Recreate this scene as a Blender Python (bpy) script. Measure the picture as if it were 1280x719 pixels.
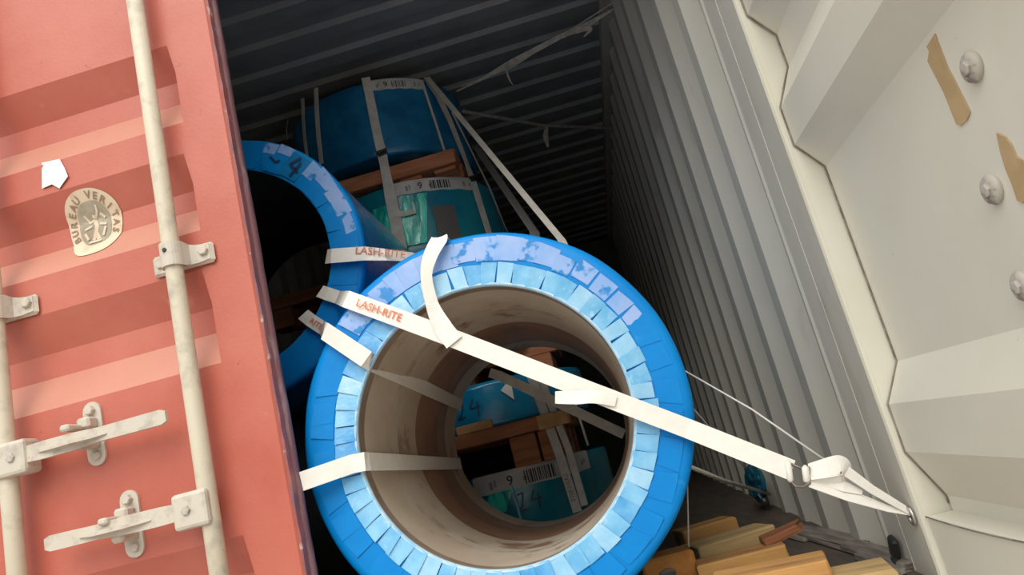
import bpy, bmesh, math, random
from mathutils import Vector, Matrix
random.seed(7)
scene = bpy.context.scene
for o in list(bpy.data.objects):
    bpy.data.objects.remove(o, do_unlink=True)
COL = scene.collection
V = Vector

# ------------------------------------------------------------------ camera
F, CX, CY = 924.0, 640.0, 359.5          # focal length in pixels of the 1280x719 photo
CAM = V((0.0, -1.54, 0.40))
_d = V((770 - CX, 545 - CY, F)).normalized()          # container length axis in camera axes
_u = V((-360 - CX, -3564 - CY, F))                    # vertical axis in camera axes
_u = (_u - _d * _u.dot(_d)).normalized()
_r = _d.cross(_u)
if _r.x < 0: _r = -_r
cam_x = V((_r.x, _d.x, _u.x)); cam_dn = V((_r.y, _d.y, _u.y)); cam_f = V((_r.z, _d.z, _u.z))
cam = bpy.data.cameras.new('camera'); cam.sensor_width = 36; cam.lens = 36 * F / 1280
cam.clip_start = 0.02; cam.clip_end = 200
camo = bpy.data.objects.new('camera', cam); COL.objects.link(camo)
m = Matrix.Identity(4)
for i in range(3):
    m[i][0] = cam_x[i]; m[i][1] = -cam_dn[i]; m[i][2] = -cam_f[i]; m[i][3] = CAM[i]
camo.matrix_world = m
scene.camera = camo

# ------------------------------------------------------------------ sky, sun, exposure
world = bpy.data.worlds.new('overcast_sky'); scene.world = world; world.use_nodes = True
bg = world.node_tree.nodes['Background']
# overcast sky: brightest overhead, a third of that at the horizon (CIE overcast distribution)
wn = world.node_tree
_tc = wn.nodes.new('ShaderNodeTexCoord'); _sp = wn.nodes.new('ShaderNodeSeparateXYZ'); wn.links.new(_tc.outputs['Generated'], _sp.inputs[0])
_mr = wn.nodes.new('ShaderNodeMapRange'); _mr.inputs[1].default_value = 0; _mr.inputs[2].default_value = 1; _mr.inputs[3].default_value = .56; _mr.inputs[4].default_value = 1.68
wn.links.new(_sp.outputs['Z'], _mr.inputs[0]); wn.links.new(_mr.outputs[0], bg.inputs[1])
bg.inputs[0].default_value = (1.0, 0.99, 0.96, 1)
sun = bpy.data.lights.new('hazy_sun', 'SUN'); sun.energy = 1.9; sun.angle = math.radians(45); sun.color = (1, .96, .88)
suno = bpy.data.objects.new('hazy_sun', sun); COL.objects.link(suno)
suno.rotation_euler = V((0.06, 0.80, -0.72)).to_track_quat('-Z', 'Y').to_euler()
vs = scene.view_settings
vs.view_transform = 'Standard'; vs.look = 'None'; vs.gamma = 1; vs.use_curve_mapping = False
vs.exposure = 0.25

# ------------------------------------------------------------------ pixel helpers
def ray(x, y):
    a, b = (x - CX) / F, (y - CY) / F
    return cam_x * a + cam_dn * b + cam_f
def onX(x, y, X): k = ray(x, y); return CAM + k * ((X - CAM.x) / k.x)
def onY(x, y, Y): k = ray(x, y); return CAM + k * ((Y - CAM.y) / k.y)
def onZ(x, y, Z): k = ray(x, y); return CAM + k * ((Z - CAM.z) / k.z)
def onCyl(x, y, c, R):            # first hit on an upright cylinder
    k = ray(x, y); ox, oy = CAM.x - c[0], CAM.y - c[1]
    A = k.x**2 + k.y**2; B = ox*k.x + oy*k.y; D = B*B - A*(ox*ox + oy*oy - R*R)
    t = (-B - math.sqrt(max(D, 0))) / A
    return CAM + k * t

# ------------------------------------------------------------------ materials
def mat(name, col, rough=.6, col2=None, scale=8, detail=5, lo=.4, hi=.6, bump=0, bscale=40, metal=0, spec=.5,
        stretch=(1, 1, 1), extra=None, coat=0):
    mt = bpy.data.materials.new(name); mt.use_nodes = True
    nt = mt.node_tree; b = nt.nodes['Principled BSDF']
    b.inputs['Roughness'].default_value = rough; b.inputs['Metallic'].default_value = metal
    b.inputs['Specular IOR Level'].default_value = spec
    if coat: b.inputs['Coat Weight'].default_value = coat; b.inputs['Coat Roughness'].default_value = .12
    b.inputs['Base Color'].default_value = (*col, 1)
    tc = nt.nodes.new('ShaderNodeTexCoord'); mp = nt.nodes.new('ShaderNodeMapping')
    mp.inputs['Scale'].default_value = stretch
    nt.links.new(tc.outputs['Object'], mp.inputs[0])
    last = None
    layers = []
    if col2: layers.append((col2, scale, detail, lo, hi))
    if extra: layers += extra
    for i, (c2, sc, de, l, h) in enumerate(layers):
        n = nt.nodes.new('ShaderNodeTexNoise'); n.inputs['Scale'].default_value = sc; n.inputs['Detail'].default_value = de
        n.inputs['Roughness'].default_value = .6
        nt.links.new(mp.outputs[0], n.inputs['Vector'])
        mr = nt.nodes.new('ShaderNodeMapRange'); mr.inputs[1].default_value = l; mr.inputs[2].default_value = h
        nt.links.new(n.outputs['Fac'], mr.inputs[0])
        mx = nt.nodes.new('ShaderNodeMix'); mx.data_type = 'RGBA'
        nt.links.new(mr.outputs[0], mx.inputs[0])
        if last is None: mx.inputs[6].default_value = (*col, 1)
        else: nt.links.new(last, mx.inputs[6])
        mx.inputs[7].default_value = (*c2, 1)
        last = mx.outputs[2]
    if last: nt.links.new(last, b.inputs['Base Color'])
    if bump:
        n = nt.nodes.new('ShaderNodeTexNoise'); n.inputs['Scale'].default_value = bscale; n.inputs['Detail'].default_value = 3
        nt.links.new(mp.outputs[0], n.inputs['Vector'])
        bp = nt.nodes.new('ShaderNodeBump'); bp.inputs['Strength'].default_value = bump; bp.inputs['Distance'].default_value = .01
        nt.links.new(n.outputs['Fac'], bp.inputs['Height']); nt.links.new(bp.outputs[0], b.inputs['Normal'])
    return mt

M = {}
M['red'] = mat('faded_red_paint', (.44, .10, .066), .42, (.52, .155, .11), 3, 6, .35, .7, bump=.06, bscale=120,
               extra=[((.27, .055, .04), 26, 8, .68, .74), ((.60, .32, .24), 5, 9, .66, .82)])
def dusty(mt, col, amount):
    nt = mt.node_tree; b = nt.nodes['Principled BSDF']; l = b.inputs['Base Color'].links[0]; src = l.from_socket
    ge = nt.nodes.new('ShaderNodeNewGeometry'); sp = nt.nodes.new('ShaderNodeSeparateXYZ'); nt.links.new(ge.outputs['True Normal'], sp.inputs[0])
    mr = nt.nodes.new('ShaderNodeMapRange'); mr.inputs[1].default_value = .15; mr.inputs[2].default_value = .5; mr.inputs[4].default_value = amount
    nt.links.new(sp.outputs['Z'], mr.inputs[0]); mx = nt.nodes.new('ShaderNodeMix'); mx.data_type = 'RGBA'
    nt.links.new(mr.outputs[0], mx.inputs[0]); nt.links.new(src, mx.inputs[6]); mx.inputs[7].default_value = (*col, 1)
    nt.links.new(mx.outputs[2], b.inputs['Base Color'])
dusty(M['red'], (.58, .40, .28), .34)      # settled yard dust
M['red_edge'] = mat('worn_red_edge', (.36, .10, .085), .5, (.20, .10, .13), 14, 8, .4, .65, extra=[((.5, .38, .33), 40, 6, .6, .7)])
M['gasket'] = mat('door_gasket_rubber', (.20, .085, .10), .55, (.27, .17, .19), 22, 6, .5, .65, stretch=(1, 1, .4))
M['bar'] = mat('galvanised_bar', (.60, .54, .42), .5, (.42, .38, .31), 22, 8, .5, .72, bump=.05, bscale=150, extra=[((.30, .20, .14), 55, 6, .68, .75)])
M['handle'] = mat('painted_handle', (.56, .51, .43), .5, (.40, .35, .30), 30, 8, .5, .7, extra=[((.26, .17, .13), 60, 6, .68, .74)])
M['beige'] = mat('beige_door_paint', (.68, .66, .565), .5, (.64, .615, .52), 2.5, 5, .4, .65, bump=.04, bscale=40,
                 extra=[((.42, .39, .33), 40, 9, .70, .77)])
M['grey_wall'] = mat('grey_container_paint', (.56, .54, .47), .55, (.49, .47, .41), 3, 7, .4, .65, bump=.04, bscale=30,
                     extra=[((.36, .33, .28), 7, 9, .62, .80)], stretch=(1, 1, .35))
M['roof'] = mat('shade_darkened_roof_paint', (.27, .28, .29), .5, (.21, .21, .22), 4, 6, .4, .65, extra=[((.26, .2, .17), 9, 8, .66, .8)])  # same kind of paint as the walls, darkened to imitate interior shade
M['endwall'] = mat('shade_dark_end_wall', (.10, .09, .08), .7, (.07, .065, .06), 4)  # base colour darkened to imitate the shade at the far end
M['outer'] = mat('red_outer_paint', (.40, .09, .06), .5, (.33, .08, .055), 3)
M['seal'] = mat('old_sealant', (.27, .24, .20), .8, (.16, .13, .1), 30)
M['floor'] = mat('dark_plywood', (.10, .075, .055), .75, (.06, .05, .04), 9, 7, stretch=(3, .5, 1), bump=.1)
M['ground'] = mat('concrete_yard', (.40, .37, .33), .9, (.33, .30, .27), 2, 8)
M['film'] = mat('blue_stretch_film', (.0004, .205, .60), .45, (.001, .24, .66), 5, 4, .4, .7, bump=.10, bscale=26, spec=.22,
                extra=[((.02, .28, .66), 16, 7, .64, .74)])
M['film_body'] = mat('blue_wrap_body', (.012, .16, .43), .22, (.05, .26, .52), 6, 6, .45, .75, bump=.2, bscale=14)
M['pleat'] = mat('pale_blue_film', (.13, .42, .72), .30, (.24, .54, .80), 14, 6, .38, .62, bump=.15, bscale=40, extra=[((.44, .68, .86), 30, 6, .60, .75)])
M['pleat2'] = mat('pale_blue_film_deep', (.07, .33, .68), .30, (.18, .48, .78), 14, 6, .42, .66, bump=.15, bscale=40)
M['pleat3'] = mat('pale_blue_film_light', (.26, .55, .80), .30, (.40, .65, .85), 14, 6, .42, .66, bump=.15, bscale=40)
M['lilac'] = mat('lilac_film_patch', (.30, .44, .76), .38, (.20, .38, .74), 8, 4, .4, .6, bump=.08, bscale=30, extra=[((.012, .22, .58), 20, 3, .54, .60)])
M['liner'] = mat('brown_paper_liner', (.50, .41, .32), .42, (.60, .53, .44), 4, 7, .4, .62, bump=.06, bscale=20, stretch=(1, .7, 1), extra=[((.27, .17, .11), 6, 6, .56, .66)])
M['liner_dark'] = mat('dark_brown_liner', (.24, .165, .12), .45, (.31, .24, .19), 6, 7, .4, .6, bump=.06, bscale=20)
M['liner_red'] = mat('red_brown_liner', (.33, .19, .125), .45, (.22, .135, .095), 5, 7, .42, .6, bump=.06, bscale=20)
M['liner_pale'] = mat('pale_paper_liner', (.55, .48, .40), .45, (.38, .29, .22), 9, 8, .5, .62)
M['tape_blue'] = mat('blue_tape', (.001, .17, .42), .35, (.002, .21, .5), 12)
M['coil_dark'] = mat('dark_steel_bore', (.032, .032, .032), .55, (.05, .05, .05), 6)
M['rim_white'] = mat('translucent_rim_film', (.50, .66, .76), .3, (.33, .56, .74), 18, 5)
M['strap'] = mat('white_polyester_strap', (.80, .775, .72), .55, (.76, .73, .68), 40, 4, .4, .6, bump=.08, bscale=300, extra=[((.66, .62, .55), 9, 8, .66, .8)])
M['strap_grey'] = mat('grey_polyester_strap', (.66, .63, .57), .6, (.55, .52, .47), 20, 6)
M['orange'] = mat('orange_print', (.62, .13, .04), .6, (.66, .28, .18), 160, 4, .45, .6)
M['cord'] = mat('white_cord', (.62, .60, .56), .7)
M['steel'] = mat('steel_wire', (.5, .49, .47), .35, metal=.9)
M['steel_dark'] = mat('tarnished_wire', (.22, .19, .16), .4, metal=.8)
M['wood'] = mat('yellow_pine', (.50, .26, .08), .75, (.34, .17, .055), 5, 9, .38, .66, stretch=(.6, 6, 6), bump=.15, bscale=20, extra=[((.20, .095, .04), 4, 9, .58, .70)])
M['wood_pale'] = mat('pale_pine', (.50, .34, .15), .75, (.37, .25, .11), 5, 9, .38, .66, stretch=(.6, 6, 6), bump=.25, bscale=20, extra=[((.26, .15, .07), 4, 9, .58, .70)])
M['wood_red'] = mat('red_brown_wood', (.28, .10, .04), .7, (.20, .07, .03), 5, 8, stretch=(.6, 6, 6), bump=.15)
M['wood_orange'] = mat('orange_pine', (.56, .24, .05), .7, (.42, .15, .03), 6, 8, stretch=(2, 2, 2), bump=.15)
M['wood_grey'] = mat('weathered_grey_wood', (.23, .20, .17), .8, (.12, .10, .085), 8, 8, stretch=(.6, 5, 5), bump=.25)
M['pallet'] = mat('pallet_wood', (.50, .20, .09), .75, (.36, .13, .055), 7, 8, stretch=(.7, 5, 5), bump=.1)
M['pallet_cut'] = mat('fresh_cut_wood', (.62, .36, .16), .7, (.50, .27, .10), 14, 6)
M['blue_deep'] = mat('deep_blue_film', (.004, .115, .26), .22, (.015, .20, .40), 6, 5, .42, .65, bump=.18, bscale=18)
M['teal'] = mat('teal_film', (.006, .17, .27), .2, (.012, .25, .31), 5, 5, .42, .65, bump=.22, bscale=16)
M['teal_highlight'] = mat('teal_film_highlight', (.06, .80, .62), .15, (.01, .34, .32), 9, 5, .42, .6, bump=.5, bscale=14, stretch=(3, 3, .6))  # brighter teal that paints highlights onto the wrap
M['label'] = mat('white_edge_label', (.62, .60, .57), .6, (.52, .50, .47), 12)
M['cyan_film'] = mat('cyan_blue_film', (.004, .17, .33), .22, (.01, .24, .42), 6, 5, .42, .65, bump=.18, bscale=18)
M['ink'] = mat('black_ink', (.03, .03, .035), .7)
M['ink_grey'] = mat('grey_ink', (.25, .25, .26), .7)
M['marker'] = mat('marker_ink', (.008, .03, .09), .5)
M['paper'] = mat('white_paper', (.80, .78, .74), .7)
M['sticker'] = mat('cream_sticker', (.70, .57, .42), .6, (.62, .44, .31), 26, 7, .5, .66)
M['sticker_grey'] = mat('sticker_grey_print', (.40, .36, .27), .6, (.30, .26, .19), 20, 6)
M['sticker_ink'] = mat('sticker_lettering', (.27, .20, .13), .7)
M['tape'] = mat('brown_adhesive_tape', (.50, .36, .19), .55, (.44, .31, .16), 20)
M['bolt'] = mat('bolt_paint', (.46, .43, .38), .5, (.26, .22, .18), 50, 6, .5, .62)
M['black'] = mat('black_clip', (.02, .02, .02), .5)
M['film_clear'] = mat('torn_film', (.48, .45, .40), .5, (.34, .31, .28), 30)
M['scrap'] = mat('teal_scrap_film', (.006, .07, .11), .4, (.01, .11, .16), 20, bump=.4, bscale=40)
M['grey_tag'] = mat('grey_tape_shaded_strap', (.11, .105, .10), .55)  # tape colour, reused to put shadow into the second slanting strap

# ------------------------------------------------------------------ mesh helpers
def mk(name, verts, faces, material, parent=None, smooth=False, mods=None):
    me = bpy.data.meshes.new(name); me.from_pydata([tuple(v) for v in verts], [], faces); me.update()
    bm = bmesh.new(); bm.from_mesh(me); bmesh.ops.recalc_face_normals(bm, faces=bm.faces); bm.to_mesh(me); bm.free()
    me.materials.append(M[material] if isinstance(material, str) else material)
    if smooth:
        me.polygons.foreach_set('use_smooth', [True] * len(me.polygons))
    o = bpy.data.objects.new(name, me); COL.objects.link(o)
    if parent: o.parent = parent
    return o
def frombm(name, bm, material, parent=None, smooth=False):
    bmesh.ops.recalc_face_normals(bm, faces=bm.faces)
    me = bpy.data.meshes.new(name); bm.to_mesh(me); bm.free()
    me.materials.append(M[material])
    if smooth: me.polygons.foreach_set('use_smooth', [True] * len(me.polygons))
    o = bpy.data.objects.new(name, me); COL.objects.link(o)
    if parent: o.parent = parent
    return o
def tag(o, label, cat, group=None, kind=None):
    o['label'] = label; o['category'] = cat
    if group: o['group'] = group
    if kind: o['kind'] = kind
    return o
def empty(name, loc, label=None, cat=None, group=None, kind=None):
    o = bpy.data.objects.new(name, None); o.empty_display_size = .05; COL.objects.link(o); o.location = loc
    if label: tag(o, label, cat, group, kind)
    return o
def bbox(bm, a, b, bev=0, seg=1):
    a, b = V(a), V(b)
    r = bmesh.ops.create_cube(bm, size=1)
    vs_ = r['verts']
    for v in vs_:
        v.co = V(((a.x + b.x) / 2 + v.co.x * (b.x - a.x), (a.y + b.y) / 2 + v.co.y * (b.y - a.y), (a.z + b.z) / 2 + v.co.z * (b.z - a.z)))
    if bev:
        es = list({e for v in vs_ for e in v.link_edges})
        bmesh.ops.bevel(bm, geom=es, offset=bev, segments=seg, affect='EDGES', profile=.5)
def box(name, a, b, material, parent=None, bev=.004, seg=1):
    bm = bmesh.new(); bbox(bm, a, b, bev, seg); return frombm(name, bm, material, parent)
def beam(name, p0, p1, w, h, material, parent=None, bev=.004, up=V((0, 0, 1)), jag=0):
    """rectangular timber from p0 to p1 (centre line of top face), local to a base-centred origin when top-level"""
    p0, p1 = V(p0), V(p1); t = (p1 - p0); L = t.length; t.normalize()
    s = t.cross(up).normalized(); n = s.cross(t).normalized()
    bm = bmesh.new(); bbox(bm, (-L/2, -w/2, -h), (L/2, w/2, 0), bev)
    if jag:
        for v in bm.verts:
            if v.co.x > L/2 - .02: v.co.x += random.uniform(-jag, jag)
            v.co.y += random.uniform(-.003, .003); v.co.z += random.uniform(-.002, .002)
    o = frombm(name, bm, material, parent)
    mm = Matrix.Identity(4); c = (p0 + p1) / 2
    for i in range(3): mm[i][0] = t[i]; mm[i][1] = -s[i] if False else n.cross(t)[i]; mm[i][2] = n[i]; mm[i][3] = c[i]
    if parent: o.matrix_local = mm
    else: o.matrix_world = mm
    return o
def tube(name, pts, r, material, parent=None, seg=8, smooth=True, closed=False):
    pts = [V(p) for p in pts]; vs_, fs = [], []
    n = len(pts); prev = None
    rs = r if isinstance(r, (list, tuple)) else [r] * n
    for i, p in enumerate(pts):
        t = (pts[min(i+1, n-1)] - pts[max(i-1, 0)]).normalized()
        ref = V((0, 0, 1)) if abs(t.z) < .9 else V((0, 1, 0))
        if prev is None: a = t.cross(ref).normalized()
        else: a = (prev - t * prev.dot(t)).normalized()
        prev = a; b = t.cross(a)
        for k in range(seg):
            an = 2 * math.pi * k / seg; vs_.append(p + (a * math.cos(an) + b * math.sin(an)) * rs[i])
    for i in range(n - 1):
        for k in range(seg):
            k2 = (k + 1) % seg; fs.append((i*seg+k, i*seg+k2, (i+1)*seg+k2, (i+1)*seg+k))
    fs.append(tuple(range(seg))[::-1]); fs.append(tuple((n-1)*seg + k for k in range(seg)))
    return mk(name, vs_, fs, material, parent, smooth)
def spline(pts, per=8):
    pts = [V(p) for p in pts]; out = []
    for i in range(len(pts) - 1):
        p0 = pts[max(i-1, 0)]; p1 = pts[i]; p2 = pts[i+1]; p3 = pts[min(i+2, len(pts)-1)]
        for k in range(per):
            t = k / per
            out.append(.5 * ((2*p1) + (p2-p0)*t + (2*p0-5*p1+4*p2-p3)*t*t + (3*p1-p0-3*p2+p3)*t**3))
    out.append(pts[-1]); return out
def ribbon(name, pts, normals, width, material, parent=None, thick=.0014, origin=None):
    """flat woven strap: points, normals (one or per point), width (one or per point)"""
    pts = [V(p) for p in pts]; n = len(pts)
    if isinstance(normals, Vector): normals = [normals] * n
    ws = width if isinstance(width, (list, tuple)) else [width] * n
    org = V(origin) if origin is not None else V((0, 0, 0))
    vs_, fs = [], []
    for i, p in enumerate(pts):
        t = (pts[min(i+1, n-1)] - pts[max(i-1, 0)]).normalized()
        s = t.cross(normals[i]).normalized(); nn = s.cross(t).normalized()
        w = ws[i] / 2
        for a, b in ((-w, -thick/2), (w, -thick/2), (w, thick/2), (-w, thick/2)):
            vs_.append(p + s * a + nn * b - org)
    for i in range(n - 1):
        for k in range(4):
            k2 = (k + 1) % 4; fs.append((4*i+k, 4*i+k2, 4*i+4+k2, 4*i+4+k))
    fs.append((3, 2, 1, 0)); fs.append((4*n-4, 4*n-3, 4*n-2, 4*n-1))
    o = mk(name, vs_, fs, material, parent)
    if origin is not None: o.location = org
    return o
def resample(pts, step=.03):
    pts = [V(p) for p in pts]; out = []
    for a, b in zip(pts, pts[1:]):
        k = max(1, int((b - a).length / step))
        for i in range(k): out.append(a.lerp(b, i / k))
    out.append(pts[-1]); return out
def lerpw(ws, n):
    out = []
    for i in range(n):
        f = i / (n - 1) * (len(ws) - 1); k = min(int(f), len(ws) - 2); out.append(ws[k] + (ws[k+1] - ws[k]) * (f - k))
    return out
def text_geo(s, size=1, bold=0.0):
    cu = bpy.data.curves.new('txt', 'FONT'); cu.body = s; cu.size = size; cu.align_x = 'CENTER'; cu.align_y = 'CENTER'
    cu.resolution_u = 3; cu.offset = bold
    ob = bpy.data.objects.new('txt', cu); COL.objects.link(ob)
    dg = bpy.context.evaluated_depsgraph_get()
    me = bpy.data.meshes.new_from_object(ob.evaluated_get(dg))
    vs_ = [v.co.copy() for v in me.vertices]; fs = [tuple(p.vertices) for p in me.polygons]
    bpy.data.objects.remove(ob, do_unlink=True); bpy.data.curves.remove(cu); bpy.data.meshes.remove(me)
    return vs_, fs
def put_text(name, s, size, org, ex, ey, material, parent=None, bold=0.0):
    vs_, fs = text_geo(s, size, bold); org, ex, ey = V(org), V(ex).normalized(), V(ey).normalized()
    off = parent.location if parent else V((0, 0, 0))
    return mk(name, [org + ex * v.x + ey * v.y - off for v in vs_], fs, material, parent)
def strokes(name, polylines, w, fmap, material, parent=None):
    """hand-drawn marker lines: polylines in (u,v) mapped to space by fmap"""
    vs_, fs = [], []
    for pl in polylines:
        pl = [V((a, b)) for a, b in pl]; fine = []
        for a, b in zip(pl, pl[1:]):
            for k in range(5): fine.append(a.lerp(b, k / 5))
        fine.append(pl[-1]); base = len(vs_)
        for i, p in enumerate(fine):
            t = (fine[min(i+1, len(fine)-1)] - fine[max(i-1, 0)]).normalized(); s = V((-t.y, t.x)) * w / 2
            vs_ += [fmap(p + s), fmap(p - s)]
        for i in range(len(fine) - 1):
            b = base + 2 * i; fs.append((b, b+1, b+3, b+2))
    return mk(name, vs_, fs, material, parent)

# ================================================================== STRUCTURE
XR, XL = 0.505, -1.845      # inner wall faces
ZR = 2.39                   # roof
YB = 5.95                   # far end wall
def extrude_profile(prof, a, b, axis):
    """prof: list of (p,q); axis 'z': (y,x) along Z ; 'x': (y,z) along X ; 'y': (z,x) along Y"""
    vs_, fs = [], []
    for p, q in prof:
        for e in (a, b):
            vs_.append({'z': (q, p, e), 'x': (e, p, q), 'y': (q, e, p)}[axis])
    for i in range(len(prof) - 1): fs.append((2*i, 2*i+1, 2*i+3, 2*i+2))
    return vs_, fs
def corr(y0, y1, base, depth, pitch=.278, f=.070, s=.069):
    pr = [(y0, base)]; y = y0
    while y + pitch < y1:
        pr += [(y + s, base + depth), (y + s + f, base + depth), (y + 2*s + f, base), (y + pitch, base)]; y += pitch
    pr.append((y1, base)); return pr
def solid(o, t, off=1):
    md = o.modifiers.new('thickness', 'SOLIDIFY'); md.thickness = t; md.offset = off; return o

# ground outside
g = mk('ground', [(-12, -12, -1.35), (12, -12, -1.35), (12, 14, -1.35), (-12, 14, -1.35)], [(0, 1, 2, 3)], 'ground')
tag(g, 'grey concrete yard below the raised container', 'ground', kind='structure')
# right wall
pr = [(.0, XR), (.112, XR), (.115, XR + .004), (.118, XR), (.185, XR), (.19, XR + .006), (.225, XR + .004)] + corr(.235, YB, XR, .036)
vs_, fs = extrude_profile(pr, -.02, ZR + .0, 'z')
w = solid(mk('wall_right', vs_, fs, 'grey_wall'), .004, 1)
tag(w, 'grey corrugated steel side wall running back beside the blue coils', 'wall', kind='structure')
vs_, fs = extrude_profile(corr(.235, YB, XL, -.036), -.02, ZR, 'z')
w = solid(mk('wall_left', vs_, fs, 'grey_wall'), .004, -1)
tag(w, 'grey corrugated steel side wall behind the red door', 'wall', kind='structure')
w = box('outer_skin', (XR + .05, .13, -.15), (XR + .056, YB + .05, 2.5), 'outer', None, 0)
w.name = 'trim_1'; tag(w, 'red outer skin of the container beyond the grey side wall', 'outer skin', kind='structure')
w = box('trim_2', (XL - .056, .0, -.15), (XL - .05, YB + .05, 2.5), 'outer', None, 0)
tag(w, 'red outer skin of the container beside the closed red door', 'outer skin', kind='structure')
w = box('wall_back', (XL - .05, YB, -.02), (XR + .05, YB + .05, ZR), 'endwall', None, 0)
tag(w, 'far end wall darkened for the shade deep inside the container', 'wall', kind='structure')
w = box('floor', (XL - .05, .0, -.03), (XR + .01, YB, 0), 'floor', None, 0)
tag(w, 'dark plywood container floor under coils and timbers', 'floor', kind='structure')
# roof, corrugated across the width
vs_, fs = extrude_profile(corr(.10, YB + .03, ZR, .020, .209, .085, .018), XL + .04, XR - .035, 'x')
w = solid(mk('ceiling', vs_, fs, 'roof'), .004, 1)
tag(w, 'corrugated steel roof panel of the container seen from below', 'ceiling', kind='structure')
w = box('trim_3', (XR - .036, .0, ZR - .045), (XR + .05, YB + .05, ZR + .09), 'grey_wall', None, .006)
tag(w, 'top side rail where roof meets the grey right wall', 'rail', kind='structure')
w = box('trim_4', (XL - .05, .0, ZR - .045), (XL + .041, YB + .05, ZR + .09), 'grey_wall', None, .006)
tag(w, 'top side rail where roof meets the left wall', 'rail', kind='structure')
w = box('trim_5', (XL - .05, .0, ZR - .10), (XR + .1, .10, ZR + .1), 'red', None, .006)
tag(w, 'door header beam across the top of the container opening', 'beam', kind='structure')
w = box('trim_6', (XL - .05, YB, ZR - .02), (XR + .05, YB + .05, ZR + .1), 'grey_wall', None, 0)
tag(w, 'rear top rail at the far end of the roof', 'rail', kind='structure')
w = box('trim_7', (XL - .05, .0, ZR + .05), (XR + .05, YB + .05, ZR + .06), 'outer', None, 0)
tag(w, 'outer roof skin over the corrugated ceiling', 'roof', kind='structure')
# right corner post: jamb strip facing the yard
bm = bmesh.new()
bbox(bm, (XR + .008, .0, -.15), (XR + .12, .125, ZR + .1), .004)
bbox(bm, (XR + .002, .0, -.15), (XR + .014, .012, ZR + .1), .003)
w = frombm('trim_8', bm, 'beige'); tag(w, 'beige corner post between grey wall and open beige door', 'post', kind='structure')
bm = bmesh.new(); bbox(bm, (XL - .056, .005, -.15), (XL - .004, .125, ZR + .1), .004)
w = frombm('trim_9', bm, 'outer'); tag(w, 'red corner post behind the hinge side of the red door', 'post', kind='structure')
w = box('trim_10', (XL - .05, .06, -.16), (XR + .11, .16, -.031), 'beige', None, .004)
tag(w, 'steel sill below the container door opening', 'sill', kind='structure')

# ------------------------------------------------------------------ door_1: the closed red leaf
DX0, DX1 = XL - .02, -.695
TR = [(2.10, .08, .06, .075), (1.578, .08, .06, .075), (1.283, .08, .05, .07), (.99, .085, .06, .08), (.392, .08, .05, .07)]
TD = .042
prof = [(2.30, 0)]
for z, a, f, b in TR: prof += [(z, 0), (z - a, TD), (z - a - f, TD), (z - a - f - b, 0)]
prof.append((-.02, 0))
def door_y(z):
    for (z1, y1), (z0, y0) in zip(prof, prof[1:]):
        if z0 <= z <= z1: return y1 + (y0 - y1) * ((z1 - z) / max(z1 - z0, 1e-6))
    return 0
vs_, fs = [], []
xs = [DX0, DX0 + .10, DX0 + .112, -.812, -.800, DX1 - .004, DX1, DX1]
for z, y in prof:
    for k, x in enumerate(xs):
        yy = y if k in (2, 3) else 0
        if k == 6: yy = .004
        if k == 7: yy = .045
        vs_.append((x, yy, z))
nx = len(xs)
for i in range(len(prof) - 1):
    for k in range(nx - 1): fs.append((i*nx+k, i*nx+k+1, (i+1)*nx+k+1, (i+1)*nx+k))
door1 = empty('door_1', (DX0, 0, 0), 'closed red corrugated container door with two upright locking bars', 'door', kind='structure')
def rel(o, p=door1):           # keep world coordinates under an unrotated parent
    o.location = o.location - p.location; return o
p_ = mk('panel', vs_, fs, 'red', door1); solid(p_, .004, -1); rel(p_)
bm = bmesh.new()
bbox(bm, (DX1 - .10, .006, -.015), (DX1 - .004, .043, 2.295))
bbox(bm, (DX0 + .004, .006, -.015), (DX0 + .10, .043, 2.295))
rel(frombm('inner_frame', bm, 'red_edge', door1))
# worn edge strip and gasket lips
vs_, fs = [], []
zz = [(-.02 + 2.32 * i / 80) for i in range(81)]
for z in zz:
    j = random.uniform(-.0012, .0012)
    for x, y in ((DX1 - .0015, .003), (DX1 + .004 + j, .006), (DX1 + .004 + j, .026), (DX1 - .001, .030)): vs_.append((x, y, z))
for i in range(80):
    for k in range(3): fs.append((4*i+k, 4*i+k+1, 4*i+5+k, 4*i+4+k))
e_ = rel(mk('edge_strip', vs_, fs, 'red_edge', door1)); e_['label'] = 'worn red steel edge'
vs_, fs = [], []
for i, z in enumerate(zz):
    j = .0008 * math.sin(i * .37) + random.uniform(-.0007, .0007)
    for x, y in ((DX1 - .004, .028), (DX1 + .007 + j, .030), (DX1 + .010 + j, .040), (DX1 + .008 + j, .052), (DX1 - .006, .056)): vs_.append((x, y, z))
for i in range(80):
    for k in range(4): fs.append((5*i+k, 5*i+k+1, 5*i+6+k, 5*i+5+k))
g_ = rel(mk('gasket', vs_, fs, 'gasket', door1, True)); g_['label'] = 'purple-grey rubber door gasket'

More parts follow.
